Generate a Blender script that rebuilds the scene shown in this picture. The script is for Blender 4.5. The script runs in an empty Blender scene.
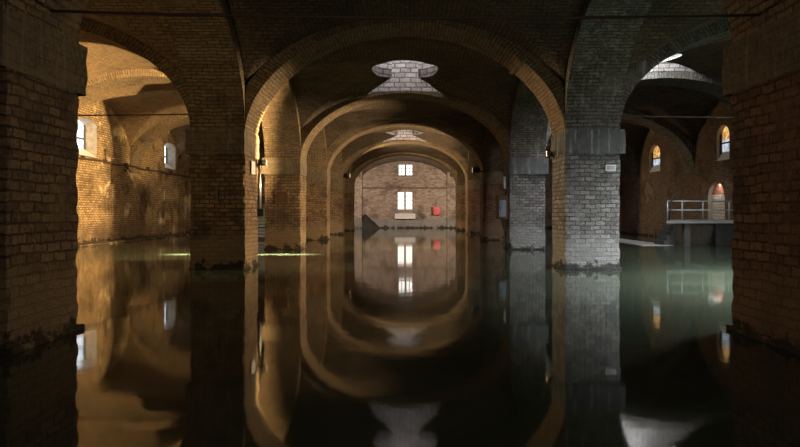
import bpy, bmesh, math, random
from mathutils import Vector, Matrix, noise
random.seed(7)
scn = bpy.context.scene
C = scn.collection
PI = math.pi

# ------------------------------------------------------------------ helpers
def link(name, me, mat=None, parent=None, smooth=False):
    o = bpy.data.objects.new(name, me)
    C.objects.link(o)
    if mat is not None:
        for m in (mat if isinstance(mat, (list, tuple)) else [mat]):
            me.materials.append(m)
    if parent is not None:
        o.parent = parent
        o.matrix_parent_inverse = Matrix.Translation(-parent.location)
    if smooth:
        for p in me.polygons: p.use_smooth = True
    return o

def mesh(name, verts, faces, uvs=None, mat=None, parent=None, smooth=False, mids=None):
    me = bpy.data.meshes.new(name)
    me.from_pydata(verts, [], faces)
    if uvs is None:
        box_uv(me)
    else:
        l = me.uv_layers.new(name='UVMap')
        k = 0
        for f in uvs:
            for uv in f:
                l.data[k].uv = uv; k += 1
    if mids:
        for p, m in zip(me.polygons, mids): p.material_index = m
    return link(name, me, mat, parent, smooth)

def box_uv(me):
    l = me.uv_layers.get('UVMap') or me.uv_layers.new(name='UVMap')
    for p in me.polygons:
        n = p.normal
        ax = max(range(3), key=lambda i: abs(n[i]))
        for li in p.loop_indices:
            v = me.vertices[me.loops[li].vertex_index].co
            l.data[li].uv = (v.y, v.z) if ax == 0 else ((v.x, v.z) if ax == 1 else (v.x, v.y))

class MB:
    """collects boxes, tubes and prisms into one mesh"""
    def __init__(s): s.v = []; s.f = []
    def box(s, x0, x1, y0, y1, z0, z1):
        b = len(s.v)
        s.v += [(x0,y0,z0),(x1,y0,z0),(x1,y1,z0),(x0,y1,z0),(x0,y0,z1),(x1,y0,z1),(x1,y1,z1),(x0,y1,z1)]
        s.f += [tuple(b+i for i in q) for q in ((0,3,2,1),(4,5,6,7),(0,1,5,4),(1,2,6,5),(2,3,7,6),(3,0,4,7))]
        return s
    def tube(s, pts, r, n=10):
        pts = [Vector(p) for p in pts]
        b0 = len(s.v)
        for i, p in enumerate(pts):
            t = (pts[min(i+1, len(pts)-1)] - pts[max(i-1, 0)]).normalized()
            a = t.cross(Vector((0,0,1)))
            if a.length < 1e-3: a = t.cross(Vector((0,1,0)))
            a.normalize(); b = t.cross(a)
            rr = r[i] if isinstance(r, (list, tuple)) else r
            for k in range(n):
                q = p + (a*math.cos(2*PI*k/n) + b*math.sin(2*PI*k/n))*rr
                s.v.append(tuple(q))
        for i in range(len(pts)-1):
            for k in range(n):
                s.f.append((b0+i*n+k, b0+i*n+(k+1)%n, b0+(i+1)*n+(k+1)%n, b0+(i+1)*n+k))
        s.f.append(tuple(b0+k for k in reversed(range(n))))
        e = b0+(len(pts)-1)*n
        s.f.append(tuple(e+k for k in range(n)))
        return s
    def prism(s, pts, axis, a0, a1):
        """pts: 2D outline in the two other axes, extruded along axis"""
        b = len(s.v); n = len(pts)
        for a in (a0, a1):
            for p in pts:
                if axis == 'x': s.v.append((a, p[0], p[1]))
                elif axis == 'y': s.v.append((p[0], a, p[1]))
                else: s.v.append((p[0], p[1], a))
        s.f.append(tuple(b+k for k in reversed(range(n)))); s.f.append(tuple(b+n+k for k in range(n)))
        for k in range(n): s.f.append((b+k, b+(k+1)%n, b+n+(k+1)%n, b+n+k))
        return s
    def build(s, name, mat, parent=None, bevel=0, smooth=False):
        me = bpy.data.meshes.new(name)
        me.from_pydata(s.v, [], s.f)
        bm = bmesh.new(); bm.from_mesh(me)
        bmesh.ops.recalc_face_normals(bm, faces=bm.faces)
        if bevel:
            bmesh.ops.bevel(bm, geom=[e for e in bm.edges if len(e.link_faces) == 2 and e.calc_face_angle(0) > 0.6], offset=bevel, segments=2, affect='EDGES')
        bm.to_mesh(me); bm.free()
        box_uv(me)
        return link(name, me, mat, parent, smooth)

def tag(o, label=None, cat=None, group=None, kind=None):
    if label: o['label'] = label
    if cat: o['category'] = cat
    if group: o['group'] = group
    if kind: o['kind'] = kind
    return o
def thing(name, loc, label, cat, group=None):
    o = bpy.data.objects.new(name, None); C.objects.link(o)
    o.location = loc; o.empty_display_size = .2
    return tag(o, label, cat, group)
def struct(o): o['kind'] = 'structure'; return o

# ------------------------------------------------------------------ materials
def nodes(name):
    m = bpy.data.materials.new(name); m.use_nodes = True
    nt = m.node_tree; nt.nodes.clear()
    out = nt.nodes.new('ShaderNodeOutputMaterial')
    bs = nt.nodes.new('ShaderNodeBsdfPrincipled')
    nt.links.new(bs.outputs[0], out.inputs[0])
    return m, nt, bs
def N(nt, t, **kw):
    n = nt.nodes.new('ShaderNode'+t)
    for k, v in kw.items(): setattr(n, k, v)
    return n
def rgb(c): return (c[0], c[1], c[2], 1)
def mix(nt, fac, a, b, blend='MIX'):
    n = N(nt, 'Mix', data_type='RGBA', blend_type=blend)
    for s, v in ((0, fac), (6, a), (7, b)):
        if hasattr(v, 'is_output'): nt.links.new(v, n.inputs[s])
        else: n.inputs[s].default_value = v if s == 0 else rgb(v)
    return n.outputs[2]
def ramp(nt, fac, a, b, c0=(0,0,0), c1=(1,1,1)):
    n = N(nt, 'ValToRGB')
    n.color_ramp.elements[0].position = a; n.color_ramp.elements[1].position = b
    n.color_ramp.elements[0].color = rgb(c0); n.color_ramp.elements[1].color = rgb(c1)
    nt.links.new(fac, n.inputs[0])
    return n.outputs[0]
def noi(nt, vec, scale, detail=5, rough=.6):
    n = N(nt, 'TexNoise'); n.inputs['Scale'].default_value = scale
    n.inputs['Detail'].default_value = detail; n.inputs['Roughness'].default_value = rough
    if vec is not None: nt.links.new(vec, n.inputs['Vector'])
    return n

def brick(name, c1, c2, mortar, dirt=(.03,.025,.02), dirt_a=.5, dirt_b=.72, plaster=None, pl=(.56,.66), rough=.9,
          bw=.225, rh=.096, ms=.013, bump=1.0, tide=None, drips=None, seed=0.0, wear=.72):
    m, nt, bs = nodes(name)
    uv = N(nt, 'UVMap', uv_map='UVMap')
    geo = N(nt, 'NewGeometry')
    pos = N(nt, 'Mapping'); pos.inputs['Location'].default_value = (seed*3.1, seed*1.7, seed*.9)
    nt.links.new(geo.outputs['Position'], pos.inputs[0])
    P = pos.outputs[0]
    # wobble the courses a little
    nz = noi(nt, P, 2.3, 3)
    sub = N(nt, 'VectorMath', operation='SUBTRACT'); nt.links.new(nz.outputs['Color'], sub.inputs[0]); sub.inputs[1].default_value = (.5,.5,.5)
    sc = N(nt, 'VectorMath', operation='SCALE'); nt.links.new(sub.outputs[0], sc.inputs[0]); sc.inputs['Scale'].default_value = .07
    nz2 = noi(nt, P, 14, 3)
    sub2 = N(nt, 'VectorMath', operation='SUBTRACT'); nt.links.new(nz2.outputs['Color'], sub2.inputs[0]); sub2.inputs[1].default_value = (.5,.5,.5)
    sc2 = N(nt, 'VectorMath', operation='SCALE'); nt.links.new(sub2.outputs[0], sc2.inputs[0]); sc2.inputs['Scale'].default_value = .03
    ad = N(nt, 'VectorMath', operation='ADD'); nt.links.new(uv.outputs[0], ad.inputs[0]); nt.links.new(sc.outputs[0], ad.inputs[1])
    ad2 = N(nt, 'VectorMath', operation='ADD'); nt.links.new(ad.outputs[0], ad2.inputs[0]); nt.links.new(sc2.outputs[0], ad2.inputs[1])
    br = N(nt, 'TexBrick'); nt.links.new(ad2.outputs[0], br.inputs['Vector'])
    br.inputs['Color1'].default_value = rgb(c1); br.inputs['Color2'].default_value = rgb(c2)
    br.inputs['Mortar'].default_value = rgb(mortar); br.inputs['Scale'].default_value = 1
    br.inputs['Mortar Size'].default_value = ms; br.inputs['Mortar Smooth'].default_value = .35
    br.inputs['Bias'].default_value = -.1
    br.inputs['Brick Width'].default_value = bw; br.inputs['Row Height'].default_value = rh
    col = br.outputs['Color']
    # value variation inside bricks
    n3 = noi(nt, P, 22, 6, .7)
    col = mix(nt, .75, col, ramp(nt, n3.outputs[0], .28, .74, (.32,.31,.3), (1.75,1.7,1.62)), 'MULTIPLY')
    # worn patches where the joints are smeared over, and pale lime flecks
    nwn = noi(nt, P, 1.5, 7, .72)
    worn = ramp(nt, nwn.outputs[0], .5, .6)
    avg = tuple(.42*a_+.42*b_+.16*m_ for a_, b_, m_ in zip(c1, c2, mortar))
    wc = mix(nt, 1, avg, ramp(nt, noi(nt, P, 7, 8, .75).outputs[0], .3, .72, (.35,.34,.33), (1.9,1.85,1.75)), 'MULTIPLY')
    wf = N(nt, 'Math', operation='MULTIPLY'); nt.links.new(worn, wf.inputs[0]); wf.inputs[1].default_value = wear
    col = mix(nt, wf.outputs[0], col, wc)
    fl = N(nt, 'Math', operation='MULTIPLY'); nt.links.new(ramp(nt, noi(nt, P, 11, 6, .75).outputs[0], .6, .72), fl.inputs[0]); fl.inputs[1].default_value = .55
    col = mix(nt, fl.outputs[0], col, tuple(min(.7, 2.1*x+.04) for x in c1))
    # big patches of grime
    n4 = noi(nt, P, .9, 6, .65)
    col = mix(nt, ramp(nt, n4.outputs[0], dirt_a, dirt_b), col, dirt)
    h = N(nt, 'Math', operation='MULTIPLY_ADD'); nt.links.new(br.outputs['Fac'], h.inputs[0]); h.inputs[1].default_value = -.75; h.inputs[2].default_value = 1
    h2 = N(nt, 'Math', operation='MULTIPLY_ADD'); nt.links.new(n3.outputs[0], h2.inputs[0]); h2.inputs[1].default_value = 1.7; nt.links.new(h.outputs[0], h2.inputs[2])
    height = h2.outputs[0]
    if plaster:
        n5 = noi(nt, P, .55, 8, .68)
        f = ramp(nt, n5.outputs[0], *pl)
        n6 = noi(nt, P, 5, 6, .7)
        pc = mix(nt, .8, plaster, ramp(nt, n6.outputs[0], .3, .7, (.55,.52,.48), (1.2,1.2,1.2)), 'MULTIPLY')
        col = mix(nt, f, col, pc)
        hm = N(nt, 'Mix', data_type='FLOAT'); nt.links.new(f, hm.inputs[0]); nt.links.new(height, hm.inputs[2]); hm.inputs[3].default_value = 1.5
        height = hm.outputs[0]
    sep = N(nt, 'SeparateXYZ'); nt.links.new(geo.outputs['Position'], sep.inputs[0])
    if tide:   # lime tide mark left by the water level
        n7 = noi(nt, P, 2.6, 6, .7)
        a = N(nt, 'Math', operation='MULTIPLY_ADD'); nt.links.new(n7.outputs[0], a.inputs[0]); a.inputs[1].default_value = -.9; nt.links.new(sep.outputs[2], a.inputs[2])
        up = N(nt, 'MapRange'); nt.links.new(a.outputs[0], up.inputs[0])
        up.inputs[1].default_value = .42; up.inputs[2].default_value = .12; up.inputs[3].default_value = 0; up.inputs[4].default_value = tide[1]
        col = mix(nt, up.outputs[0], col, tide[0])
    # wet dark foot
    wet = N(nt, 'MapRange'); nw = noi(nt, P, 3.1, 6, .7)
    wz = N(nt, 'Math', operation='MULTIPLY_ADD'); nt.links.new(nw.outputs[0], wz.inputs[0]); wz.inputs[1].default_value = -1.1; nt.links.new(sep.outputs[2], wz.inputs[2])
    nt.links.new(wz.outputs[0], wet.inputs[0])
    wet.inputs[1].default_value = -.41; wet.inputs[2].default_value = -.49; wet.inputs[3].default_value = 0; wet.inputs[4].default_value = .85
    col = mix(nt, wet.outputs[0], col, (.018,.016,.012))
    if drips:  # lime runs
        mp = N(nt, 'Mapping'); nt.links.new(geo.outputs['Position'], mp.inputs[0]); mp.inputs['Scale'].default_value = (5,5,.45)
        n8 = noi(nt, mp.outputs[0], 1.6, 5, .7)
        d = ramp(nt, n8.outputs[0], .54, .72)
        dm = N(nt, 'Math', operation='MULTIPLY'); nt.links.new(d, dm.inputs[0]); dm.inputs[1].default_value = drips[1]
        col = mix(nt, dm.outputs[0], col, drips[0])
    nt.links.new(col, bs.inputs['Base Color'])
    bs.inputs['Roughness'].default_value = rough
    bs.inputs['Specular IOR Level'].default_value = .25
    bp = N(nt, 'Bump'); bp.inputs['Strength'].default_value = min(1, bump); bp.inputs['Distance'].default_value = .03*bump
    nt.links.new(height, bp.inputs['Height']); nt.links.new(bp.outputs[0], bs.inputs['Normal'])
    return m

def plain(name, c, rough=.6, metal=0, var=.35, scale=9, bump=.003, c2=None):
    m, nt, bs = nodes(name)
    geo = N(nt, 'NewGeometry')
    n = noi(nt, geo.outputs['Position'], scale, 6, .65)
    c2 = c2 or tuple(x*(1-var) for x in c)
    nt.links.new(ramp(nt, n.outputs[0], .3, .7, c2, c), bs.inputs['Base Color'])
    bs.inputs['Roughness'].default_value = rough; bs.inputs['Metallic'].default_value = metal
    if bump:
        bp = N(nt, 'Bump'); bp.inputs['Strength'].default_value = .6; bp.inputs['Distance'].default_value = bump
        nt.links.new(n.outputs[0], bp.inputs['Height']); nt.links.new(bp.outputs[0], bs.inputs['Normal'])
    return m

def glow(name, c, strength, brickish=None, scale=1):
    m, nt, bs = nodes(name)
    bs.inputs['Base Color'].default_value = rgb((.02,.02,.02)); bs.inputs['Roughness'].default_value = .1
    if brickish:
        geo = N(nt, 'NewGeometry')
        n = noi(nt, geo.outputs['Position'], scale, 4, .6)
        nt.links.new(ramp(nt, n.outputs[0], .42, .58, brickish, c), bs.inputs['Emission Color'])
    else:
        bs.inputs['Emission Color'].default_value = rgb(c)
    bs.inputs['Emission Strength'].default_value = strength
    return m

M = {}
M['brown'] = brick('brown_brick', (.30,.195,.115), (.13,.08,.05), (.085,.06,.038), dirt_a=.5, dirt_b=.78, tide=((.33,.23,.14), .6))
M['grey'] = brick('grey_brick', (.30,.28,.27), (.13,.12,.12), (.085,.08,.078), dirt=(.035,.033,.034), dirt_a=.55, dirt_b=.82, tide=((.38,.37,.35), .45), seed=4)
M['red'] = brick('red_brick', (.27,.15,.09), (.13,.07,.048), (.075,.047,.032), dirt_a=.5, dirt_b=.78, tide=((.26,.17,.1), .5), seed=9)
M['impost'] = brick('impost_render', (.2,.15,.1), (.17,.13,.09), (.14,.11,.08), bw=.3, rh=.13, ms=.008, dirt_a=.5, dirt_b=.85, plaster=(.2,.15,.1), pl=(.52,.64), drips=((.4,.34,.25), .5), seed=2)
M['impost_grey'] = brick('impost_grey_render', (.11,.11,.11), (.09,.09,.09), (.08,.08,.08), bw=.9, rh=.26, ms=.006, dirt_a=.5, dirt_b=.85, plaster=(.12,.12,.12), pl=(.4,.5), drips=((.55,.55,.53), .75), seed=3)
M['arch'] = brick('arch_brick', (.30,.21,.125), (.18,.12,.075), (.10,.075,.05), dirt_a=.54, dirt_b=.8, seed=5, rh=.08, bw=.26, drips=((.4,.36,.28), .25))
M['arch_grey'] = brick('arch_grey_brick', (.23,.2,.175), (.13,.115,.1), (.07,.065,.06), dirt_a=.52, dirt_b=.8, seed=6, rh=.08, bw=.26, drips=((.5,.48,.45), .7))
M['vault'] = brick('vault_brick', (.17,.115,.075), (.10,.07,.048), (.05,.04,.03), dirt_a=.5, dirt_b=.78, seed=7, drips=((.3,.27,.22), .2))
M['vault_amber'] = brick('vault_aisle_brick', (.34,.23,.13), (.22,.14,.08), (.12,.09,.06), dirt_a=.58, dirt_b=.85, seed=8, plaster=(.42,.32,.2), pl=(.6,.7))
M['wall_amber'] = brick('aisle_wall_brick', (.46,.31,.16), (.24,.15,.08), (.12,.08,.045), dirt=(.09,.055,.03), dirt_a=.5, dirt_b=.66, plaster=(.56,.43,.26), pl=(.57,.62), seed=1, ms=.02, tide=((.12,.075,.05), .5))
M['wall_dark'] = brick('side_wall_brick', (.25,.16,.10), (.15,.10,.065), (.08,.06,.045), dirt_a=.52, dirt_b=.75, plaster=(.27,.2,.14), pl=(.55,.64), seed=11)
M['wall_back'] = brick('back_wall_brick', (.48,.38,.32), (.24,.14,.10), (.34,.28,.23), dirt=(.09,.06,.045), dirt_a=.5, dirt_b=.7, plaster=(.5,.43,.37), pl=(.6,.7), seed=12, bw=.32, rh=.14, ms=.03, tide=((.25,.25,.24), .7))
M['shaft'] = brick('whitewashed_brick', (.5,.46,.45), (.36,.31,.29), (.16,.15,.145), dirt=(.27,.16,.135), dirt_a=.62, dirt_b=.74, seed=13, rh=.16, bw=.36, ms=.022, wear=.3)
M['reveal'] = plain('window_reveal_plaster', (.42,.37,.31), .9, c2=(.24,.19,.14), scale=5, bump=.01)
M['niche'] = brick('niche_brick', (.62,.58,.53), (.5,.45,.4), (.3,.27,.24), dirt=(.3,.22,.18), dirt_a=.58, dirt_b=.7, seed=14, rh=.12, bw=.3)
M['niche_red'] = brick('niche_red_brick', (.42,.14,.085), (.34,.11,.07), (.3,.2,.16), dirt_a=.6, dirt_b=.8, seed=15, rh=.12, bw=.3)
M['iron'] = plain('rusty_iron', (.055,.045,.04), .7, .4, c2=(.09,.045,.025), scale=14)
M['steel'] = plain('galvanised_steel', (.42,.43,.43), .45, .6, var=.3, scale=12)
M['concrete'] = plain('stained_concrete', (.34,.33,.31), .85, 0, var=.45, scale=3.5, bump=.01)
M['concrete_dark'] = plain('dark_concrete', (.1,.095,.085), .9, 0, var=.45, scale=3.5, bump=.01)
M['pale_ledge'] = plain('pale_concrete', (.55,.52,.49), .8, 0, var=.35, scale=3.5, bump=.006)
M['rubble'] = plain('rubble_stone', (.035,.028,.022), .95, 0, var=.6, scale=5, bump=.03)
M['white'] = plain('white_paint', (.75,.74,.71), .5, 0, var=.12, scale=8, bump=0)
M['paper'] = plain('white_paper', (.8,.76,.68), .8, 0, var=.12, scale=8, bump=0)
M['ink'] = plain('dark_ink', (.06,.06,.065), .7, 0, bump=0)
M['red_paint'] = plain('red_paint', (.62,.02,.03), .35, 0, var=.3, scale=6, bump=0)
M['box_grey'] = plain('blue_grey_paint', (.16,.18,.23), .45, .2, var=.35, scale=7)
M['box_rust'] = plain('rust_brown_paint', (.16,.07,.04), .7, .1, var=.5, scale=9)
M['slat'] = plain('blue_grey_timber', (.3,.36,.42), .7, 0, var=.4, scale=6)
M['black'] = plain('black_enamel', (.02,.02,.02), .5, 0, bump=0)
M['mullion'] = plain('grey_window_frame', (.3,.27,.24), .6, 0, bump=0)
M['mullion_dark'] = plain('dark_window_frame', (.07,.06,.05), .6, 0, bump=0)
M['lamp_warm'] = glow('warm_lamp_glass', (1,.62,.28), 6)
M['pane_back'] = glow('bright_window_pane', (1,.95,.86), 3)
M['pane_back_low'] = glow('bright_window_pane_brick_view', (1,.92,.82), 2.6, (1,.7,.55), 5)
M['pane_left'] = glow('left_window_pane', (.86,.93,1), 3, (.5,.58,.68), 2.5)
M['pane_orange'] = glow('sunlit_pane', (1,.62,.2), 1.0, (.45,.2,.06), 6)
M['pane_sky'] = glow('skylit_pane', (.8,.88,1), .8, (.4,.46,.55), 3.5)

# water: dark, murky, mirror-still
def water_mat():
    m, nt, bs = nodes('still_water')
    geo = N(nt, 'NewGeometry')
    n = noi(nt, geo.outputs['Position'], .35, 4, .55)
    nt.links.new(ramp(nt, n.outputs[0], .3, .7, (.034,.044,.029), (.048,.06,.04)), bs.inputs['Base Color'])
    bs.inputs['Roughness'].default_value = .05
    bs.inputs['IOR'].default_value = 1.333
    n2 = noi(nt, geo.outputs['Position'], 2.2, 3, .5)
    bp = N(nt, 'Bump'); bp.inputs['Strength'].default_value = .35; bp.inputs['Distance'].default_value = .0035
    nt.links.new(n2.outputs[0], bp.inputs['Height']); nt.links.new(bp.outputs[0], bs.inputs['Normal'])
    return m
M['water'] = water_mat()

# ------------------------------------------------------------------ plan (metres, camera at x=0 y=0)
EYE = 1.26
XI, XO = 3.5, 4.7            # inner and outer faces of the two rows of piers
XL, XR = -12.7, 13.0         # aisle walls
XM = 4.7                     # outer face of the arcade arches
YP = [(5.45,6.65), (13.56,14.76), (20.77,21.97), (27.8,29.0), (34.7,35.9), (41.7,42.9)]
YF, YB = -4.0, 48.7
ZS = 3.05                    # springing
YPL = list(YP); YPL[3] = (28.6, 29.6)      # the side arch on the left wall sits a little deeper
ORD = ['first', 'second', 'third', 'fourth', 'fifth', 'sixth']

def rough_box(name, x0, x1, y0, y1, z0, z1, step, amp, mat, parent=None, freq=1.7, chip=.0):
    """a gridded box with worn, uneven faces"""
    ns = [max(1, int(round((b-a)/step))) for a, b in ((x0,x1),(y0,y1),(z0,z1))]
    lo = (x0,y0,z0); hi = (x1,y1,z1)
    V = {}; verts = []; faces = []; uvs = []
    def vid(i, j, k):
        key = (i,j,k)
        if key not in V:
            p = Vector((x0+(x1-x0)*i/ns[0], y0+(y1-y0)*j/ns[1], z0+(z1-z0)*k/ns[2]))
            V[key] = len(verts); verts.append(p)
        return V[key]
    for ax in (0, 1, 2):
        a, b = [(1,2),(0,2),(0,1)][ax]
        for side in (0, 1):
            if ax == 2 and side == 0: continue
            for i in range(ns[a]):
                for j in range(ns[b]):
                    q = []
                    for di, dj in ((0,0),(1,0),(1,1),(0,1)):
                        idx = [0,0,0]; idx[ax] = ns[ax]*side; idx[a] = i+di; idx[b] = j+dj
                        q.append(vid(*idx))
                    if (side == 1) == (ax == 1): q = q[::-1]
                    faces.append(tuple(q))
                    uvs.append([(verts[t][a], verts[t][b]) for t in q])
    out = []
    for (i,j,k), id_ in sorted(V.items(), key=lambda kv: kv[1]):
        p = verts[id_]
        ext = (i in (0, ns[0])) + (j in (0, ns[1]))
        d = noise.noise_vector(p*freq)*amp*.7 + noise.noise_vector(p*freq*5.3)*amp*.5
        q = p + Vector((d.x, d.y, d.z*.3))
        if ext == 2:   # chipped arrises
            c = max(0, noise.noise(p*6.0)+.15)*(amp*1.5+chip)
            cx, cy = (x0+x1)/2, (y0+y1)/2
            q += Vector((cx-p.x, cy-p.y, 0)).normalized()*c
        out.append(tuple(q))
    return mesh(name, out, faces, uvs, mat, parent)

# ------------------------------------------------------------------ piers
for i, (y0, y1) in enumerate(YP):
    for s in (-1, 1):
        x0, x1 = (-XO, -XI) if s < 0 else (XI, XO)
        side = 'left' if s < 0 else 'right'
        row = 'of the left row' if s < 0 else 'of the right row'
        mt = M['brown']; mi = M['impost']
        if s > 0 and i in (1, 2): mt = M['grey']; mi = M['impost_grey']
        if s > 0 and i == 0: mt = M['red']
        if s > 0 and i in (3, 4): mt = M['red']
        look = {(-1,0): 'dark brown brick pier cut by the left edge of the picture, nearest the camera',
                (1,0): 'dark reddish brick pier cut by the right edge of the picture, nearest the camera',
                (-1,1): 'broad brown brick pier with a dark slot and eroded foot, amber inner side',
                (1,1): 'grey brick pier carrying a small white plaque, lime stained impost above',
                (-1,2): 'brown brick pier with a square hole, just behind the broad slotted pier',
                (1,2): 'grey brick pier with an electrical cabinet hung on its inner side',
                }.get((s,i), '%s brick pier standing in water, %s %s counted from the camera' % ('reddish' if s > 0 else 'brown', ORD[i], row))
        p = thing('brick_pier', ((x0+x1)/2, (y0+y1)/2, 0), look, 'pier', 'brick piers standing in the water')
        st = .045 if i < 2 else (.08 if i == 2 else .15)
        am = .022 if i < 3 else .015
        rough_box('shaft', x0, x1, y0, y1, -1, 2.6, st, am, mt, p, chip=.02)
        e = .09
        xa, xb = (x0-e, x1+.012) if s < 0 else (x0-.012, x1+e)
        rough_box('impost', xa, xb, y0-.08, y1+(.16 if i == 0 else .08), 2.53, 3.06, st*1.3, .012, mi, p, freq=1.2, chip=.01)
        rough_box('springer', x0+.006, x1-.006, y0+.006, y1-.006, 3.0, 6.5, .12, .004, M['arch_grey'] if (s > 0 and i < 3) else M['vault'], p)
        rough_box('footing', x0-.03, x1+.03, y0-.03, y1+.03, -1, .05, .06 if i < 3 else .15, .05, M['brown'] if mt is not M['grey'] else M['grey'], p, freq=2.6, chip=.06)

# ------------------------------------------------------------------ arches
def ell(u, e=.5): return max(0.0, 1-u*u)**e
def arch(name, axis, cen, a, rise, t0, t1, mat, ext=.2, N_=56, e=.5):
    """masonry arch: opening across `axis` ('x' or 'y'), thickness t0..t1 along the other axis"""
    verts = []; faces = []; uvs = []
    arc = [0.0]; P = []; Q = []
    for i in range(N_+1):
        th = PI*i/N_
        c, sn = math.cos(th), math.sin(th)
        wob = noise.noise(Vector((cen*3+c*4, t0, sn*4)))*.018
        p = ((a*c), ZS+(rise+wob)*(sn if e == .5 else sn**(2*e)))
        q = (max(-a, min(a, (a+.3)*c)), ZS+(rise+ext+.1)*(sn if e == .5 else max(sn**(2*e), sn*.9))+.001)
        if i: arc.append(arc[-1]+math.hypot(p[0]-P[-1][0], p[1]-P[-1][1]))
        P.append(p); Q.append(q)
    K = 6
    def pt(u, z, t): return (cen+u, t, z) if axis == 'x' else (t, cen+u, z)
    def quad(vs, us):
        b = len(verts); verts.extend(vs); faces.append((b,b+1,b+2,b+3)); uvs.append(us)
    for i in range(N_):
        p, q, p2, q2 = P[i], Q[i], P[i+1], Q[i+1]
        r1 = math.hypot(q[0]-p[0], q[1]-p[1]); r2 = math.hypot(q2[0]-p2[0], q2[1]-p2[1])
        for t in (t0, t1):
            quad([pt(*p,t), pt(*q,t), pt(*q2,t), pt(*p2,t)], [(0,arc[i]),(r1,arc[i]),(r2,arc[i+1]),(0,arc[i+1])])
        for k in range(K):
            ta = t0+(t1-t0)*k/K; tb = t0+(t1-t0)*(k+1)/K
            quad([pt(*p,ta), pt(*p,tb), pt(*p2,tb), pt(*p2,ta)], [(ta,arc[i]),(tb,arc[i]),(tb,arc[i+1]),(ta,arc[i+1])])
        quad([pt(*q,t0), pt(*q,t1), pt(*q2,t1), pt(*q2,t0)], [(t0,arc[i]),(t1,arc[i]),(t1,arc[i+1]),(t0,arc[i+1])])
    me = bpy.data.meshes.new(name); me.from_pydata(verts, [], faces)
    l = me.uv_layers.new(name='UVMap'); k = 0
    for f in uvs:
        for uv in f: l.data[k].uv = uv; k += 1
    bm = bmesh.new(); bm.from_mesh(me)
    bmesh.ops.remove_doubles(bm, verts=bm.verts, dist=1e-5)
    bmesh.ops.dissolve_degenerate(bm, dist=1e-5, edges=bm.edges)
    bmesh.ops.recalc_face_normals(bm, faces=bm.faces)
    bm.to_mesh(me); bm.free()
    return link(name, me, mat)

NAVE_R = [2.2,2.38,2.2,2.2,2.17,2.12]
AISLE_R = {-1: [2.35,2.4,2.75,2.7,2.65,2.65], 1: [2.35,2.4,2.7,2.7,2.65,2.65]}
AX = {-1: (XL-XO)/2-0.0, 1: (XR+XO)/2}
AXC = {-1: (XL-XO)/2, 1: (XR+XO)/2}
for i, (y0, y1) in enumerate(YP):
    o = arch('brick_arch', 'x', 0, XI, NAVE_R[i], y0, y1, M['arch'], e=.58 if i == 1 else .53)
    tag(o, ['brick arch overhead between the two nearest piers, just outside the picture top',
            'largest brick arch spanning the middle aisle, framing the whole central view',
            'brick arch below the nearer bright lens skylight, second rib of the middle aisle',
            'amber lit brick arch across the middle aisle, third rib from the front',
            'amber brick arch across the middle aisle directly beyond the farther skylight, fourth rib',
            'smallest amber brick arch of the middle aisle, framing the back wall windows'][i], 'arch', 'round arches across the middle aisle')
    if i == 4: o['label'] = 'amber brick arch across the middle aisle below the farther skylight, fifth rib back'
    if i == 3: o['label'] = 'brick arch across the middle aisle in front of the farther skylight, fourth rib back'
    for s in (-1, 1):
        a = abs((XL if s < 0 else XR) - s*XO)/2
        c = s*XO + s*a
        o = arch('brick_arch', 'x', c, a, AISLE_R[s][i], *(YPL if s < 0 else YP)[i], M['arch'] if s < 0 else M['arch_grey'])
        w = 'left' if s < 0 else 'right'
        lab = {(-1,2): 'cream lit brick arch high above the left wall window',
               (-1,3): 'amber edged brick arch springing from the left wall between its two windows',
               (-1,1): 'dark brick arch from the broad slotted pier over to the left wall',
               (1,1): 'dark brick arch from the plaque pier over the right side aisle',
               (1,2): 'brick arch under the skylight of the right side aisle',
               }.get((s,i), 'brick arch crossing the %s side aisle at the %s pier from the camera' % (w, ORD[i]))
        tag(o, lab, 'arch', 'arches across the side aisles')

BAYS = [(YF, YP[0][0])] + [(YP[k][1], YP[k+1][0]) for k in range(5)] + [(YP[5][1], YB)]
T_R = [2.3, 2.7, 2.38, 2.3, 2.3, 2.28, 2.24]       # crown of the cross vault in each bay
for b, (ya, yb) in enumerate(BAYS):
    h = (yb-ya)/2
    for s in (-1, 1):
        t0, t1 = (XI, XM) if s > 0 else (-XM, -XI)
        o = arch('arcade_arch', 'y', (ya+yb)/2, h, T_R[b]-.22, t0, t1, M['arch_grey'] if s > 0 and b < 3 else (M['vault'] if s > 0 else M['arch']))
        w = 'left' if s < 0 else 'right'
        if b == 0: lab = 'brick arcade arch behind the nearest pier of the %s row' % w
        elif b == 6: lab = 'brick arcade arch between the sixth pier of the %s row and the back wall' % w
        elif b == 1: lab = 'near brick arcade arch rising out of the picture top from the %s' % ('broad slotted pier' if s < 0 else 'grey plaque pier')
        else: lab = 'brick arcade arch joining the %s and %s piers of the %s row' % (ORD[b-1], ORD[b], w)
        tag(o, lab, 'arch', 'arcade arches along the two rows of piers')

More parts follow.
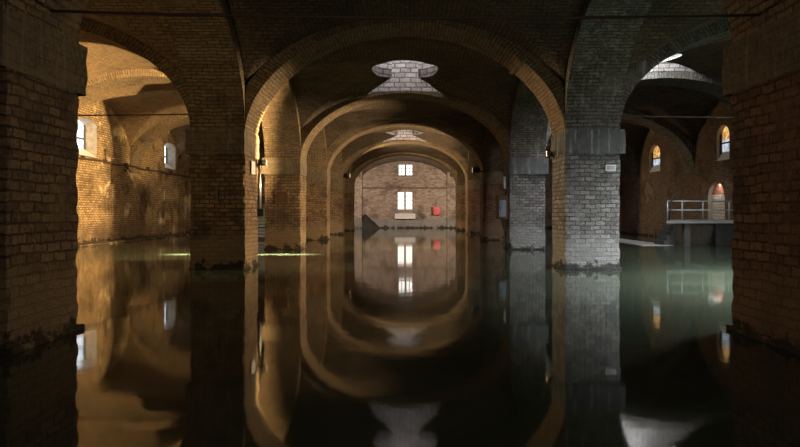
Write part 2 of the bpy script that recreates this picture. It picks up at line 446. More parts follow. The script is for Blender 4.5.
# ------------------------------------------------------------------ vaults
def ell_len(a, r, u):
    n = 24; L = 0; px = 0; pz = r
    for i in range(1, n+1):
        x = u*i/n; z = r*ell(min(1, abs(x)/a)); L += math.hypot(x-px, z-pz); px, pz = x, z
    return L if u >= 0 else -L
def vault(x0, x1, y0, y1, Lc, La, Lr0, Lr1, Tr, mat, hole=None, flare=0, shaft_top=6.95, name='ceiling'):
    """groin vault over a rectangular bay; optional round skylight with a flare towards the far arch"""
    cy = (y0+y1)/2; b = (y1-y0)/2+.3
    def zL(x, y):
        t = (y-y0)/(y1-y0); return ZS + (Lr0+(Lr1-Lr0)*t)*ell((x-Lc)/La)
    def zT(y): return ZS + Tr*ell((y-cy)/b)
    hx, hy, R = hole if hole else ((x0+x1)/2, cy, 0.0)
    n = 26
    per = []
    def side(ax, ay, bx, by):
        for i in range(n): per.append((ax+(bx-ax)*i/n, ay+(by-ay)*i/n))
    side(x0,y0,x1,y0); side(x1,y0,x1,y1)
    far = [x1+(x0-x1)*i/n for i in range(n)]
    if flare:
        far += [hx+flare, hx-flare]; far.sort(reverse=True)
    per += [(x, y1) for x in far]
    side(x0,y1,x0,y0)
    m = len(per)
    S = 18
    verts = []; faces = []; uvs = []
    def inner(p):
        d = math.hypot(p[0]-hx, p[1]-hy)
        return (hx+(p[0]-hx)*R/d, hy+(p[1]-hy)*R/d)
    ring = []; skip = []
    for i in range(m):
        p, q = per[i], per[(i+1) % m]
        skip.append(bool(flare) and p[1] == y1 and q[1] == y1 and max(p[0], q[0]) <= hx+flare+1e-6 and min(p[0], q[0]) >= hx-flare-1e-6)
    grid = []
    for p in per:
        a = inner(p); col = []
        for k in range(S+1):
            t = k/S; x = a[0]+(p[0]-a[0])*t; y = a[1]+(p[1]-a[1])*t
            z = max(zL(x,y), zT(y)) + noise.noise(Vector((x*1.3,y*1.3,3)))*.02
            col.append((x,y,z))
        grid.append(col)
    def add(vs, us=None):
        bb = len(verts); verts.extend(vs); faces.append(tuple(bb+i for i in range(len(vs))))
        uvs.append(us or [(v[0]+v[2], v[1]) for v in vs])
    for i in range(m):
        if skip[i]: continue
        A, B = grid[i], grid[(i+1) % m]
        for k in range(S):
            vs = [A[k], B[k], B[k+1], A[k+1]]
            if R == 0 and k == 0: vs = [A[0], B[1], A[1]]
            mx = sum(v[0] for v in vs)/len(vs); my = sum(v[1] for v in vs)/len(vs)
            if zL(mx,my) >= zT(my): us = [(v[1], ell_len(La, Lr0, v[0]-Lc)) for v in vs]
            else: us = [(v[0], ell_len(b, Tr, v[1]-cy)) for v in vs]
            add(vs, us)
            add([(v[0],v[1],v[2]+.25) for v in reversed(vs)])
        for (c, d) in ((A[-1], B[-1]), (B[0], A[0])):
            if (c[0]-d[0])**2+(c[1]-d[1])**2 > 1e-8:
                add([c, d, (d[0],d[1],d[2]+.25), (c[0],c[1],c[2]+.25)])
    me = bpy.data.meshes.new(name); me.from_pydata(verts, [], faces)
    l = me.uv_layers.new(name='UVMap'); k = 0
    for f in uvs:
        for uv in f: l.data[k].uv = uv; k += 1
    bm = bmesh.new(); bm.from_mesh(me)
    bmesh.ops.remove_doubles(bm, verts=bm.verts, dist=1e-4)
    bmesh.ops.recalc_face_normals(bm, faces=bm.faces)
    bm.to_mesh(me); bm.free()
    ce = struct(link(name, me, mat))
    if R > 0:
        # the outline of the opening, then brick shaft walls up to the rooflight
        out = []
        for i in range(m):
            A = grid[i]
            if not skip[i] or not skip[i-1]:
                if skip[i] and not skip[i-1]: out += [A[0]] + [A[k] for k in range(1, S+1)]
                elif skip[i-1] and not skip[i]: out += [A[k] for k in range(S, 0, -1)] + [A[0]]
                else: out.append(A[0])
            else: out.append(A[-1])
        V = []; F = []; U = []; L = 0
        cx = sum(p[0] for p in out)/len(out); cyy = sum(p[1] for p in out)/len(out)
        nn = len(out); Ls = [0]
        for i in range(nn):
            p, q = out[i], out[(i+1) % nn]; Ls.append(Ls[-1]+math.hypot(q[0]-p[0], q[1]-p[1]))
        for p in out:
            p = (p[0], p[1]-.03, p[2]) if p[1] > y1-1e-4 else p; d = Vector((p[0]-cx, p[1]-cyy, 0)).normalized()*.22
            V += [(p[0],p[1],p[2]-.01), (p[0],p[1],shaft_top), (p[0]+d.x,p[1]+d.y,p[2]+.2), (p[0]+d.x,p[1]+d.y,shaft_top)]
        for i in range(nn):
            j = (i+1) % nn; a, c = 4*i, 4*j
            F.append((a, c, c+1, a+1)); U.append([(Ls[i],V[a][2]),(Ls[i+1],V[c][2]),(Ls[i+1],shaft_top),(Ls[i],shaft_top)])
            F.append((a+2, a+3, c+3, c+2)); U.append([(Ls[i],0),(Ls[i],1),(Ls[i+1],1),(Ls[i+1],0)])
            F.append((a+1, c+1, c+3, a+3)); U.append([(Ls[i],0),(Ls[i+1],0),(Ls[i+1],.2),(Ls[i],.2)])
            F.append((a, a+2, c+2, c)); U.append([(Ls[i],0),(Ls[i],.2),(Ls[i+1],.2),(Ls[i+1],0)])
        mesh('skylight_shaft', V, F, U, M['shaft'], ce)
        # closed roof over the shaft with a glazed rooflight just under it
        xs = [p[0] for p in out]; ys = [p[1] for p in out]
        MB().box(min(xs)-.3, max(xs)+.3, min(ys)-.3, max(ys)+.3, shaft_top+.02, shaft_top+.12).build('skylight_cover', M['concrete_dark'], ce)
    return ce

HOLES = {(0,2): ((0, 18.05, .96), 1.25), (0,4): ((0, 31.7, .98), 1.25), 
         (1,1): ((8.4, 10.3, 1.1), 0), (1,2): ((7.2, 18.2, .85), 2.6), (1,4): ((8.8, 31.9, .9), 0), (-1,4): ((-8.6, 31.9, .9), 0)}
for b, (ya, yb) in enumerate(BAYS):
    for s in (0, 1, -1):
        hole = HOLES.get((s,b), (None, 0))
        if s == 0:
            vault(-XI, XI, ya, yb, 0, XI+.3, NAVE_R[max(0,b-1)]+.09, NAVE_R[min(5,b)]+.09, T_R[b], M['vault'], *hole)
        else:
            w = XL if s < 0 else XR
            if s < 0: ya = YPL[b-1][1] if b else YF; yb = YPL[b][0] if b < 6 else YB
            x0, x1 = sorted((s*XM, w))
            r0 = AISLE_R[s][max(0, b-1)]+.25; r1 = AISLE_R[s][min(5, b)]+.25
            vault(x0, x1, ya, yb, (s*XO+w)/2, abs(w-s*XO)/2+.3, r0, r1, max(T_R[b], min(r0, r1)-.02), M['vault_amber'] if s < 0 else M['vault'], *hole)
# infill of the outer strip of vault over each aisle arch, pier side to wall, is carried by the arches themselves

# ------------------------------------------------------------------ outer walls with openings
def arch_outline(y0, y1, z0, z1, rise, n=10):
    c = (y0+y1)/2; h = (y1-y0)/2
    pts = [(y0,z0), (y1,z0)]
    if rise <= 0: return pts + [(y1,z1), (y0,z1)]
    for i in range(n+1):
        th = PI*i/n
        pts.append((c+h*math.cos(th), z1-rise+rise*math.sin(th)))
    return pts
def wall(name, x0, x1, y0, y1, z0, z1, axis, cuts, mats, inside):
    w = MB().box(x0, x1, y0, y1, z0, z1).build(name, mats)
    for pts, a0, a1 in cuts:
        c = MB().prism(pts, axis, a0, a1).build('cutter', mats[1] if len(mats) > 1 else mats[0])
        md = w.modifiers.new('b', 'BOOLEAN'); md.operation = 'DIFFERENCE'; md.object = c; md.solver = 'EXACT'
        dg = bpy.context.evaluated_depsgraph_get()
        me = bpy.data.meshes.new_from_object(w.evaluated_get(dg))
        w.modifiers.clear(); w.data = me
        bpy.data.objects.remove(c)
    me = w.data
    if len(me.materials) < len(mats):
        me.materials.clear()
        for m_ in mats: me.materials.append(m_)
    for p in me.polygons:
        p.material_index = 1 if (cuts and inside(p.center)) else 0
    box_uv(me)
    return struct(w)

left_w = [(24.0,25.55,3.5,5.0), (32.75,34.3,3.6,4.98)]
right_w = [(24.85,25.85,3.38,4.82), (31.6,33.0,3.36,4.76)]
niche = (25.2,26.6,.9,2.5)
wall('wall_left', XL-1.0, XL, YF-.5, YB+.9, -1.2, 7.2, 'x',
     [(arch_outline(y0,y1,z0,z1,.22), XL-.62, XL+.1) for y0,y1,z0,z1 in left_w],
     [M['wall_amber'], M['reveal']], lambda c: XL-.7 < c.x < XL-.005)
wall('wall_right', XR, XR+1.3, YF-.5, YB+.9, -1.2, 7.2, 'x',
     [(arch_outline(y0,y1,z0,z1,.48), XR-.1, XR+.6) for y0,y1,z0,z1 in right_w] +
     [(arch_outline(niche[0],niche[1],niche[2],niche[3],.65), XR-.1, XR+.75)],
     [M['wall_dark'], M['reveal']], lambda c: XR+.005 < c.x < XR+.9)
upper = (-.55, .63, 4.1, 5.04); lower = (-.63, .63, 1.42, 2.95)
wall('wall_back', XL-1, XR+1.3, YB, YB+.9, -1.2, 7.2, 'y',
     [(arch_outline(upper[0],upper[1],upper[2],upper[3],0), YB-.1, YB+.3), (arch_outline(lower[0],lower[1],lower[2],lower[3],.18), YB-.1, YB+.3)],
     [M['wall_back'], M['reveal']], lambda c: YB+.005 < c.y < YB+.35)
wall('wall_front', XL-1, XR+1.3, YF-.6, YF, -1.2, 7.2, 'y', [], [M['wall_dark']], None)
struct(MB().box(XL-1, XR+1.3, YF-.6, YB+.9, -1.4, -1.0).build('floor', M['concrete_dark']))
# dividing walls at the back close the side aisles behind the last arcade bay
struct(MB().box(-3.95, -3.35, YB-.35, YB+.02, -1, 4.4).build('trim_1', M['wall_back']))
struct(MB().box(3.3, 3.95, YB-.35, YB+.02, -1, 4.4).build('trim_2', M['wall_back']))
struct(MB().box(-3.4, 3.4, YB-.12, YB+.02, 3.08, 3.2).build('trim_3', M['impost'], bevel=.015))

# windows ------------------------------------------------------------
def cross_window(name, x0, x1, z0, z1, y, ncol, nrow, pane, frame, leaf=2, arch_r=0):
    root = thing(name, ((x0+x1)/2, y, z0), None, None); struct(root)
    f = MB(); t = .07
    f.box(x0, x0+t, y-.05, y+.05, z0, z1).box(x1-t, x1, y-.05, y+.05, z0, z1).box(x0+t, x1-t, y-.05, y+.05, z0, z0+t).box(x0+t, x1-t, y-.05, y+.05, z1-t, z1)
    xm = (x0+x1)/2
    f.box(xm-.08, xm+.08, y-.06, y+.05, z0+t, z1-t)
    fr = f.build('window_frame', frame, root)
    g = MB()
    for c0, c1 in ((x0+t, xm-.08), (xm+.08, x1-t)):
        for k in range(1, ncol): xx = c0+(c1-c0)*k/ncol; g.box(xx-.03, xx+.03, y-.02, y+.02, z0+t, z1-t)
        for k in range(1, nrow): zz = z0+t+(z1-z0-2*t)*k/nrow; g.box(c0, c1, y-.018, y+.018, zz-.026, zz+.026)
    g.build('glazing_bars', frame, fr)
    MB().box(x0+.01, x1-.01, y+.055, y+.075, z0+.01, z1-.01).build('pane', pane, root)
    return root
cross_window('window_1', upper[0], upper[1], upper[2], upper[3], YB+.2, 2, 3, M['pane_back'], M['mullion'])
w2 = cross_window('window_2', lower[0]+.0, lower[1]-.0, lower[2], lower[3]-.08, YB+.2, 1, 4, M['pane_back_low'], M['mullion'])
MB().box(-.78, .78, YB-.10, YB+.1, 1.34, 1.42).build('window_sill', M['concrete'], w2, bevel=.01)
MB().prism([(YB-.34,.8),(YB-.02,1.14),(YB+.02,1.14),(YB+.02,.74),(YB-.34,.74)], 'x', -.8, .8).build('sloping_ledge', M['white'], w2)

def side_window(name, X, sgn, y0, y1, z0, z1, rise, specs, frame, mull=True):
    """pane set back in the wall at X; specs = [(zfrac0, zfrac1, material)]"""
    root = thing(name, (X+sgn*.5, (y0+y1)/2, z0), None, None); struct(root)
    xp = X+sgn*(.52 if sgn < 0 else .2)
    def clip(pts, a, b):
        out = []
        n = len(pts)
        def cl(poly, zc, keep_above):
            r = []
            for i in range(len(poly)):
                p, q = poly[i], poly[(i+1) % len(poly)]
                pin = (p[1] >= zc) == keep_above or abs(p[1]-zc) < 1e-9
                qin = (q[1] >= zc) == keep_above or abs(q[1]-zc) < 1e-9
                if pin: r.append(p)
                if pin != qin:
                    t = (zc-p[1])/(q[1]-p[1]); r.append((p[0]+(q[0]-p[0])*t, zc))
            return r
        return cl(cl(pts, a, True), b, False)
    full = arch_outline(y0+.01, y1-.01, z0+.01, z1-.01, rise)
    for a, b, m in specs:
        pts = clip(full, z0+(z1-z0)*a, z0+(z1-z0)*b)
        if len(pts) > 2: MB().prism(pts, 'x', xp, xp+sgn*.03).build('pane', m, root)
    f = MB(); ym = (y0+y1)/2
    f.box(min(xp-sgn*.06, xp), max(xp-sgn*.06, xp), y0, y0+.07, z0, z1-rise*.7)
    f.box(min(xp-sgn*.06, xp), max(xp-sgn*.06, xp), y1-.07, y1, z0, z1-rise*.7)
    if mull: f.box(min(xp-sgn*.08, xp), max(xp-sgn*.08, xp), ym-.04, ym+.04, z0, z1-.02)
    f.box(min(xp-sgn*.06, xp), max(xp-sgn*.06, xp), y0+.07, y1-.07, z0+(z1-z0)*.5-.03, z0+(z1-z0)*.5+.03)
    f.build('window_frame', frame, root)
    # sloping sill
    a = X-sgn*.0; MB().prism([(a, z0-.0), (xp, z0+.36), (xp, z0-.0)] , 'y', y0+.01, y1-.01).build('window_sill', M['white'], root)
    return root
side_window('window_3', XL, -1, *left_w[0], .22, [(0,1,M['pane_left'])], M['mullion_dark'])
side_window('window_4', XL, -1, *left_w[1], .22, [(0,1,M['pane_left'])], M['mullion_dark'])
side_window('window_5', XR, 1, *right_w[0], .48, [(0,.6,M['pane_sky']), (.6,1,M['pane_orange'])], M['mullion_dark'], False)
side_window('window_6', XR, 1, *right_w[1], .48, [(0,.5,M['pane_sky']), (.5,1,M['pane_orange'])], M['mullion_dark'], False)
# bricked-up doorway: red head over whitewashed courses, set back in the wall
d1 = thing('door_1', (XR+.7, 25.9, niche[2]), None, None); struct(d1)
pts = arch_outline(niche[0]+.005, niche[1]-.005, niche[2]+.005, niche[3]-.005, .65)
zc = 1.98
h = (niche[1]-niche[0])/2
lowp = [(niche[0]+.005, niche[2]), (niche[1]-.005, niche[2]), (niche[1]-.02, zc), (niche[0]+.02, zc)]
MB().prism(lowp, 'x', XR+.16, XR+.74).build('white_infill', M['niche'], d1)
top = [(p[0]*.995+25.9*.005, p[1]) for p in pts if p[1] > zc-.01]
top = [(niche[1]-.02, zc)] + top + [(niche[0]+.02, zc)]
MB().prism(top, 'x', XR+.16, XR+.74).build('red_infill', M['niche_red'], d1)

# ------------------------------------------------------------------ water
wt = bpy.data.meshes.new('water')
wt.from_pydata([(XL,YF,0),(XR,YF,0),(XR,YB,0),(XL,YB,0)], [], [(0,1,2,3)])
box_uv(wt)
wo = link('water', wt, M['water'])
tag(wo, 'still murky green floodwater mirroring the arches across the whole hall', 'water', kind='stuff')

# footing ledge along the left wall, just awash
o = rough_box('masonry_ledge', XL+.06, XL+.95, YF+.06, YB-.06, -1, .055, .3, .04, M['brown'], freq=1.1)
tag(o, 'low wet brick ledge along the foot of the amber left wall', 'ledge')

# ------------------------------------------------------------------ right side: ledge, platform, railing, steps
o = MB().box(8.85, 10.1, 23.2, 36, -.99, .02).build('stone_walkway', M['pale_ledge'], bevel=.02)
tag(o, 'pale flat walkway just above the water beyond the plaque pier', 'walkway')
ZD = .95
pl = thing('railed_platform', (11.4, 24.6, 0), 'raised dark platform with grey tube railing before the arched doorway', 'platform')
MB().prism([(9.45,22.4),(XR-.02,22.4),(XR-.02,27.2),(11.6,27.2),(11.6,23.3),(9.84,23.3)], 'z', ZD-.1, ZD).build('deck', M['concrete'], pl)
MB().box(11.7, XR-.02, 23.35, 27.1, -.98, ZD-.11).build('substructure', M['concrete_dark'], pl)
for x in (10.25, 12.85):
    MB().box(x-.1, x+.1, 22.5, 22.72, -.98, ZD-.1).build('support_post', M['concrete_dark'], pl)
for k, x in enumerate((9.52, 10.05, 10.8, 11.75, 12.6)):
    MB().tube([(x,22.48,ZD-.02),(x,22.48,ZD+.72)], .027).build('railing_post', M['steel'], pl, smooth=True)
for z in (.70, .38):
    MB().tube([(9.52,22.48,ZD+z),(12.95,22.48,ZD+z)], .024).build('rail', M['steel'], pl, smooth=True)
MB().tube([(9.55,22.46,ZD-.02)]+[(9.62+.22*(1-math.cos(t)),22.46,ZD+.45+.55*math.sin(t)) for t in [k*PI/2/8 for k in range(9)]], .03).build('hooked_handrail', M['iron'], pl, smooth=True)
st = thing('stone_steps', (9.9, 23.8, 0), 'dark steps going down from the railed platform to the water', 'steps')
for k in range(5):
    x1 = 10.2-.11*k
    MB().box(x1-.11, x1, 23.35, 24.3, .022, ZD-.19-.19*k).build('step', M['concrete_dark'], st, bevel=.012)

# ------------------------------------------------------------------ fittings
def floodlight(loc, aim, label, wallx, k_=1.0):
    loc = Vector(loc); aim = Vector(aim)
    r = thing('floodlight', loc, label, 'lamp', 'floodlights fixed to the piers')
    d = (aim-loc).normalized(); rx = d.cross(Vector((0,0,1))).normalized(); up = rx.cross(d)
    def lb(u0,u1,v0,v1,w0,w1):
        m = MB().box(u0,u1,v0,v1,w0,w1)
        m.v = [tuple(loc+(rx*v[0]+d*v[1]+up*v[2])*k_) for v in m.v]; return m
    hs = lb(-.17,.17,-.14,.0,-.13,.13).build('housing', M['black'], r, bevel=.015)
    lb(-.15,.15,.001,.012,-.11,.11).build('lens', M['lamp_warm'], hs)
    fins = MB()
    for k in range(5):
        q = lb(-.14+.065*k,-.12+.065*k,-.19,-.14,-.1,.1); b = len(fins.v); fins.v += q.v; fins.f += [tuple(b+i for i in f) for f in q.f]
    fins.build('cooling_fins', M['black'], hs)
    MB().tube([loc-d*.07, (loc.x+(wallx-loc.x)*.6, loc.y, loc.z-.02), (wallx, loc.y, loc.z-.1)], .025).build('bracket', M['iron'], r)
    return loc, aim
L1 = floodlight((3.34, 14.5, 2.62), (-12.7, 26, 2.6), 'small floodlight on the inner side of the grey plaque pier', 3.5, .5)
L2 = floodlight((-3.3, 14.6, 2.42), (6.5, 24, 3.0), 'floodlight on the amber side of the broad slotted pier', -3.5, .55)
L5 = floodlight((-4.95, 6.3, 2.4), (-8.5, 14, 4.6), 'added unseen floodlight on the aisle side of the nearest left pier', -4.7, .5)  # added lamp out of view, brightens the left aisle vault
L6 = floodlight((-4.0, 43.06, 2.4), (.6, YB, 2.4), 'added unseen floodlight behind the last pier of the left row', -4.3, .6)  # added pair out of view, brightens the back wall
L7 = floodlight((4.0, 43.06, 2.4), (-.6, YB, 2.4), 'added unseen floodlight behind the last pier of the right row', 4.3, .6)
L3 = floodlight((-3.2, 34.9, 3.3), (3, 41, 3.4), 'floodlight high on the fifth pier of the left row', -3.5)
L4 = floodlight((3.15, 27.95, 3.15), (-2.6, 36, 3.4), 'dark floodlight high on the right row beyond the cabinet pier', 3.5)

# electrical cabinet on inner side of the right third pier
cb = thing('electrical_cabinet', (3.35, 21.1, 1.02), 'blue grey electrical cabinet with rusty back on the third pier of the right row', 'cabinet')
MB().box(3.14, 3.49, 20.9, 21.4, 1.02, 1.82).build('case', M['box_rust'], cb, bevel=.012)
dr = MB().box(3.17, 3.40, 20.875, 20.899, 1.1, 1.66).build('door', M['box_grey'], cb, bevel=.006)
MB().box(3.2, 3.23, 20.855, 20.874, 1.34, 1.44).build('door_handle', M['black'], dr)
MB().tube([(3.3,21.1,1.03),(3.34,21.05,.75),(3.42,21.0,.6),(3.42,21.0,-.2)], .03).build('cable', M['black'], cb, smooth=True)
MB().tube([(3.40,21.1,1.80),(3.46,21.1,2.1),(3.46,21.1,2.5)], .02).build('conduit', M['iron'], cb, smooth=True)
tl = thing('tube_lamp', (3.42, 20.95, 1.95), 'short pale tube lamp standing upright just above the electrical cabinet', 'lamp')
MB().tube([(3.36,20.9,2.05),(3.36,20.9,2.45)], .035).build('tube', M['paper'], tl, smooth=True)
MB().box(3.36, 3.5, 20.93, 20.99, 2.0, 2.5).build('back_plate', M['iron'], tl)

# plaque on right second pier
sx0, sx1, sz0, sz1 = 4.375, 4.595, 2.155, 2.29
pq = thing('plaque', ((sx0+sx1)/2, 13.54, sz0), 'small white plaque with dark marks on the front of the grey pier', 'sign')
MB().box(sx0, sx1, 13.505, 13.53, sz0, sz1).build('plate', M['white'], pq, bevel=.004)
mk = MB()
for k, x in enumerate((4.40, 4.455)):
    mk.box(x, x+.012, 13.50, 13.504, sz0+.03, sz1-.03).box(x+.03, x+.042, 13.50, 13.504, sz0+.03, sz1-.03)
    mk.box(x+.012, x+.03, 13.50, 13.504, sz1-.042, sz1-.03).box(x+.012, x+.03, 13.50, 13.504, sz0+.03, sz0+.042)
mk.box(4.52, 4.533, 13.50, 13.504, sz0+.03, sz1-.03)
mk.prism([(4.533,2.215),(4.565,sz1-.03),(4.578,sz1-.03),(4.545,2.222)], 'y', 13.50, 13.504)
mk.prism([(4.533,2.23),(4.545,2.222),(4.578,sz0+.03),(4.565,sz0+.03)], 'y', 13.50, 13.504)
mk.build('lettering', M['ink'], pq)

# white notice on the inner side of the left second pier
o = MB().box(-3.475, -3.46, 14.0, 14.34, 2.12, 2.42).build('notice', M['paper'], bevel=.004)
tag(o, 'pale paper notice on the amber side of the broad slotted pier', 'notice')
# dark slot and square hole in the two left piers: slot shade painted as a black block, hole as a framed panel
o = MB().box(-4.13, -4.07, 13.5, 13.575, 1.52, 1.77).build('slot_shade_block', M['black'])
tag(o, 'narrow upright slot, its shade painted as a black block, in the front of the broad left pier', 'slot')
hb = thing('putlog_hole', (-4.13, 20.76, 1.6), 'square rust brown recess in the front of the second left pier', 'hole')
f = MB()
hx0, hx1, hz0, hz1 = -4.3, -3.96, 1.58, 1.92
f.box(hx0-.05, hx0, 20.71, 20.79, hz0-.05, hz1+.05).box(hx1, hx1+.05, 20.71, 20.79, hz0-.05, hz1+.05)
f.box(hx0, hx1, 20.71, 20.79, hz0-.05, hz0).box(hx0, hx1, 20.71, 20.79, hz1, hz1+.05)
f.build('brick_surround', M['red'], hb)
MB().box(hx0, hx1, 20.735, 20.79, hz0, hz1).build('recess', M['box_rust'], hb)

# hanging cable run down the rear inner corner of the left second pier
cd = thing('conduit', (-3.46, 14.7, 0), 'thin pipe running down the rear edge of the broad slotted pier', 'pipe')
MB().tube([(-3.44,14.72,2.4),(-3.43,14.72,1.9),(-3.45,14.72,1.2)], .028).build('pipe', M['steel'], cd, smooth=True)
MB().box(-3.5, -3.36, 14.68, 14.78, 1.15, 1.34).build('junction_box', M['black'], cd, bevel=.01)

# service pipe along the left wall with hanging ends
sp = thing('service_pipe', (XL+.12, 30, 3.4), 'long thin service pipe along the left wall below its windows', 'pipe')
pts = [(XL+.09+.02*math.sin(k*1.7), 16+k, 3.41+.03*math.sin(k*2.1)-.005*k) for k in range(0, 33)]
MB().tube(pts, .045, 8).build('pipe', M['iron'], sp, smooth=True)
for y in (24.3, 26.1, 28.05, 30.4, 33.5, 36.8):
    zz = 3.41
    MB().box(XL-.01, XL+.16, y-.03, y+.03, zz-.12, zz+.06).build('clip', M['iron'], sp)
MB().tube([(XL+.12,28.0,3.38),(XL+.15,28.0,3.2),(XL+.15,27.85,3.08),(XL+.15,27.7,3.16)], .03).build('hanging_end', M['iron'], sp, smooth=True)
MB().tube([(XL+.12,28.1,3.38),(XL+.15,28.15,3.2),(XL+.15,28.32,3.1)], .03).build('hanging_end', M['iron'], sp, smooth=True)
MB().tube([(XL+.1,26.1,3.42),(XL+.1,26.1,3.9)], .03).build('riser', M['iron'], sp, smooth=True)

# tie rods
def rod(p, q, label, r=.015, ends=None):
    t = thing('tie_rod', p, label, 'tie rod', 'iron tie rods across the aisles')
    n = 12
    pts = []
    for k in range(n+1):
        u = k/n; a = Vector(p).lerp(Vector(q), u); a.z -= .05*4*u*(1-u); pts.append(a)
    MB().tube(pts, r, 8).build('rod', M['iron'], t, smooth=True)
    for e, sg in ((Vector(p), 1), (Vector(q), -1)):
        MB().box(e.x-.03, e.x+.03, e.y-.1, e.y+.1, e.z-.1, e.z+.1).build('anchor_plate', M['iron'], t)
rod((-3.52,6.1,3.24), (3.52,6.1,3.20), 'long dark tie rod across the top of the picture')
rod((-12.68,14.2,3.56), (-4.72,14.2,3.50), 'thin tie rod before the left wall, level with its window head')
rod((4.72,14.2,3.47), (12.98,14.2,3.47), 'thin pale tie rod across the right side aisle')
rod((-1.95,24.9,5.05), (1.95,24.9,5.05), 'thin tie rod across the middle aisle between the two skylights')

# red box on the back wall
rb = thing('hose_box', (2.45, 48.55, 1.0), 'bright red box on the pale back wall right of the window', 'box')
MB().box(2.2, 2.74, 48.35, 48.68, 1.02, 1.66).build('case', M['red_paint'], rb, bevel=.06)
dr = MB().box(2.25, 2.69, 48.32, 48.349, 1.08, 1.6).build('door', M['red_paint'], rb, bevel=.012)
MB().box(2.3, 2.33, 48.29, 48.319, 1.28, 1.42).build('handle', M['black'], dr)
MB().box(2.05, 2.19, 48.6, 48.72, 1.0, 1.62).build('back_board', M['black'], rb)
# dark mound at the foot of the back wall
V = []; F = []
n = 22
for i in range(n+1):
    for j in range(9):
        u = i/n; v = j/8
        x = -3.2+1.3*u; hgt = 1.15*(1-u)**.85*(1-v**2.2)
        p = Vector((x, 48.68-1.5*v, hgt-.06))
        d = noise.noise_vector(p*2.7)*.16
        V.append((p.x+d.x, min(48.68, p.y+d.y*.8), p.z+d.z))
for i in range(n):
    for j in range(8): F.append((i*9+j, (i+1)*9+j, (i+1)*9+j+1, i*9+j+1))
b = len(V)
for i in range(n+1): V.append((V[i*9][0], 48.69, -.3))
for i in range(n): F.append((i*9, b+i, b+i+1, (i+1)*9))
for i in range(9): V.append((-3.25, V[i][1], -.3))
for j in range(8): F.append((j, j+1, b+n+1+j+1, b+n+1+j))
o = mesh('rubble_mound', V, F, None, M['rubble'])
tag(o, 'dark sloping rubble mound against the back wall left of the window', 'rubble')

# slatted screen seen between two left piers
sc_ = thing('slatted_screen', (-6.6, 28.3, 0), 'bluish slatted screen standing in water in the gap behind the broad slotted pier', 'screen')
for x in (-6.95, -5.95):
    MB().box(x-.05, x+.05, 28.3, 28.4, -.98, 2.05).build('upright', M['slat'], sc_)
for k in range(9):
    z = .12+.15*k
    MB().box(-6.9, -6.0, 28.27, 28.32, z, z+.09).build('slat', M['slat'], sc_)
MB().box(-6.9, -6.0, 28.3, 28.36, 1.62, 2.0).build('top_panel', M['black'], sc_)
# iron strap on the big arch seam
th = math.acos(2.62/3.5)
o = MB()
for dz in (0,):
    c = Vector((XI*math.cos(.76), 0, ZS+NAVE_R[1]*math.sin(.76)**1.16))
    t = Vector((-XI*math.sin(.76), 0, NAVE_R[1]*math.cos(.76))).normalized(); nrm = Vector((t.z,0,-t.x))
    if nrm.dot(Vector((0,0,ZS))-c) < 0: nrm = -nrm
    b = len(o.v)
    for y in (13.52, 14.8):
        for u, w in ((-.05,0),(.05,0),(.05,.04),(-.05,.04)):
            q = c+t*u+nrm*w; o.v.append((q.x,y,q.z))
    o.f += [tuple(b+i for i in q) for q in ((0,1,2,3),(7,6,5,4),(0,4,5,1),(1,5,6,2),(2,6,7,3),(3,7,4,0))]
o = o.build('arch_strap', M['arch'])
tag(o, 'raised pale band across the right flank of the largest arch', 'band')

# ------------------------------------------------------------------ light
def area(name, loc, power, col, size, rot=(0,0,0), shape='DISK', size_y=None, spread=PI):
    l = bpy.data.lights.new(name, 'AREA'); l.energy = power; l.color = col; l.shape = shape; l.size = size
    if size_y: l.size_y = size_y
    l.spread = spread
    o = bpy.data.objects.new(name, l); C.objects.link(o); o.location = loc; o.rotation_euler = rot
    return o
def spot(name, loc, aim, power, col, angle=150, blend=.6, r=.08):
    l = bpy.data.lights.new(name, 'SPOT'); l.energy = power; l.color = col; l.spot_size = math.radians(angle); l.spot_blend = blend; l.shadow_soft_size = r
    o = bpy.data.objects.new(name, l); C.objects.link(o); o.location = loc
    o.rotation_euler = (Vector(aim)-Vector(loc)).to_track_quat('-Z', 'Y').to_euler()
    return o
DAY = (.86, .95, 1.0); AMB = (1.0, .71, .33); WARM = (1.0, .75, .44)
pw = {(0,2): 60, (0,4): 60, (0,6): 3600, (0,5): 7000, (1,1): 3000, (1,2): 430, (1,4): 200, (-1,4): 60}
for k, (hole, fl) in HOLES.items():
    hx, hy, R = hole
    area('skylight', (hx, hy, 6.93), pw[k], DAY if k[0] > 0 else (.95,.95,1), R*1.9, spread=math.radians(112) if k == (1,1) else PI)
    if fl: area('skylight', (hx, hy+1.9, 6.93), pw[k]*.5, DAY if k[0] > 0 else (.95,.95,1), 1.4)
def lampspot(L, power, angle=150, col=WARM):
    d = (L[1]-L[0]).normalized()
    return spot('floodlight_beam', L[0]+d*.05, L[1], power, col, angle)
spot('floodlight_beam', L1[0]+Vector((-.06,.03,0)), (-12.7, 20.2, 3.0), 48000, AMB, 41, .35)
A1 = L1[0]+Vector((-.06,.03,0)); A2 = L2[0]+Vector((.06,0,0))
spot('added_pier_fill', A1, (-3.5, 14.2, 1.7), 2600, WARM, 56, .6)  # added spots at the two lamps, each brightening a single pier
spot('added_pier_fill', A1, (-4.0, 20.8, 1.6), 1500, WARM, 30, .6)
spot('added_pier_fill', A1, (-3.5, 6.7, 1.6), 900, WARM, 34, .8)
spot('added_pier_fill', A2, (3.5, 14.2, 1.7), 1100, WARM, 60, .6)
spot('added_pier_fill', A2, (3.5, 6.4, 1.5), 600, WARM, 40, .8)
spot('added_tube_spot', (3.3, 20.9, 2.25), (-3.5, 24, 1.4), 3200, WARM, 92, .5)  # added spot at the tube lamp, brightens inner faces of the left piers
lampspot((L3[0], Vector((3.5, 37, 2.6))), 2200, 130)
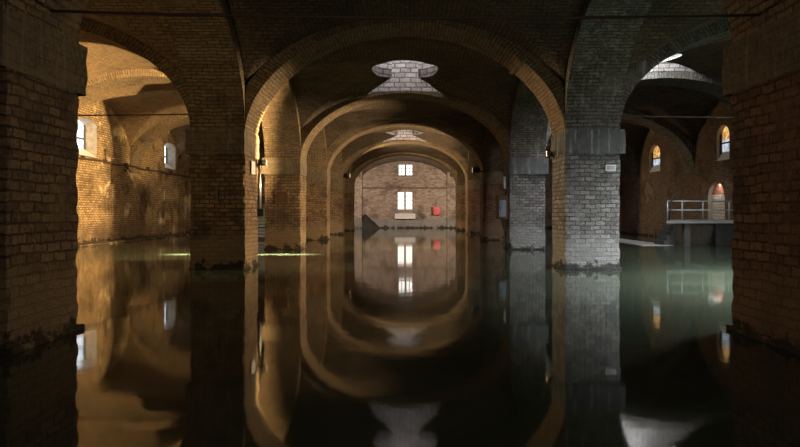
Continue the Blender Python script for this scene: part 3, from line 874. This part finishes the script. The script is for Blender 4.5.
lampspot((L4[0], Vector((-3.5, 34, 2.6))), 2200, 120)
# added fills for pier fronts, an arch, the water streak and the doorway
area('front_wall_fill', (0, YF+.05, 2.4), 32, (1,.86,.7), 2.4, (PI/2-math.radians(6),0,0), 'RECTANGLE', 1.6, math.radians(75))  # added warm fill, the front wall has no window
area('front_wall_fill', (8.8, YF+.05, 2.0), 200, (.9,.96,1), 1.6, (PI/2-math.radians(10),0,math.radians(6)), 'RECTANGLE', 1.6, math.radians(36))  # added cool fill for the grey pier fronts, no window there
spot('added_tube_spot', (3.3, 20.9, 2.25), (-10.6, 28.9, 4.7), 15000, AMB, 17, .7)  # added narrow spot brightening the soffit of a left aisle arch
area('added_streak_lamp', (-4.9, 18.4, 2.9), 420, (1,.9,.58), 4.2, (0,0,0), 'RECTANGLE', .35, math.radians(18))  # added strip lamp without fixture, makes the bright streak on the water
lampspot(L6, 720, 130, (1,.84,.7))  # beams of the added pair behind the last piers
lampspot(L7, 720, 130, (1,.84,.7))
lampspot(L5, 220, 110, AMB)  # beam of the added lamp in the left aisle
area('doorway_fill', (XR+.08, 25.9, 2.42), 9, (1,.95,.9), .8, (0,math.radians(-10),0), 'RECTANGLE', .12)  # added lamp in the closed doorway, brightens its infill

w = bpy.data.worlds.new('World'); scn.world = w; w.use_nodes = True
w.node_tree.nodes['Background'].inputs[0].default_value = (.5,.6,.75,1)
w.node_tree.nodes['Background'].inputs[1].default_value = 0.0

# ------------------------------------------------------------------ camera and view
cam = bpy.data.cameras.new('Camera'); cam.sensor_width = 36; cam.lens = 620/800*36
cam.shift_x = -5/800; cam.shift_y = -11.5/800; cam.clip_end = 200
co = bpy.data.objects.new('Camera', cam); C.objects.link(co)
co.location = (0, 0, EYE); co.rotation_euler = (PI/2, 0, 0)
scn.camera = co
vs = scn.view_settings
scn.display_settings.display_device = 'sRGB'
vs.view_transform = 'Standard'; vs.look = 'None'; vs.gamma = 1; vs.use_curve_mapping = False
vs.exposure = 0.0
scn.cycles.max_bounces = 8; scn.cycles.diffuse_bounces = 4; scn.cycles.glossy_bounces = 4
scn.cycles.sample_clamp_indirect = 4
scn.cycles.caustics_reflective = False; scn.cycles.caustics_refractive = False
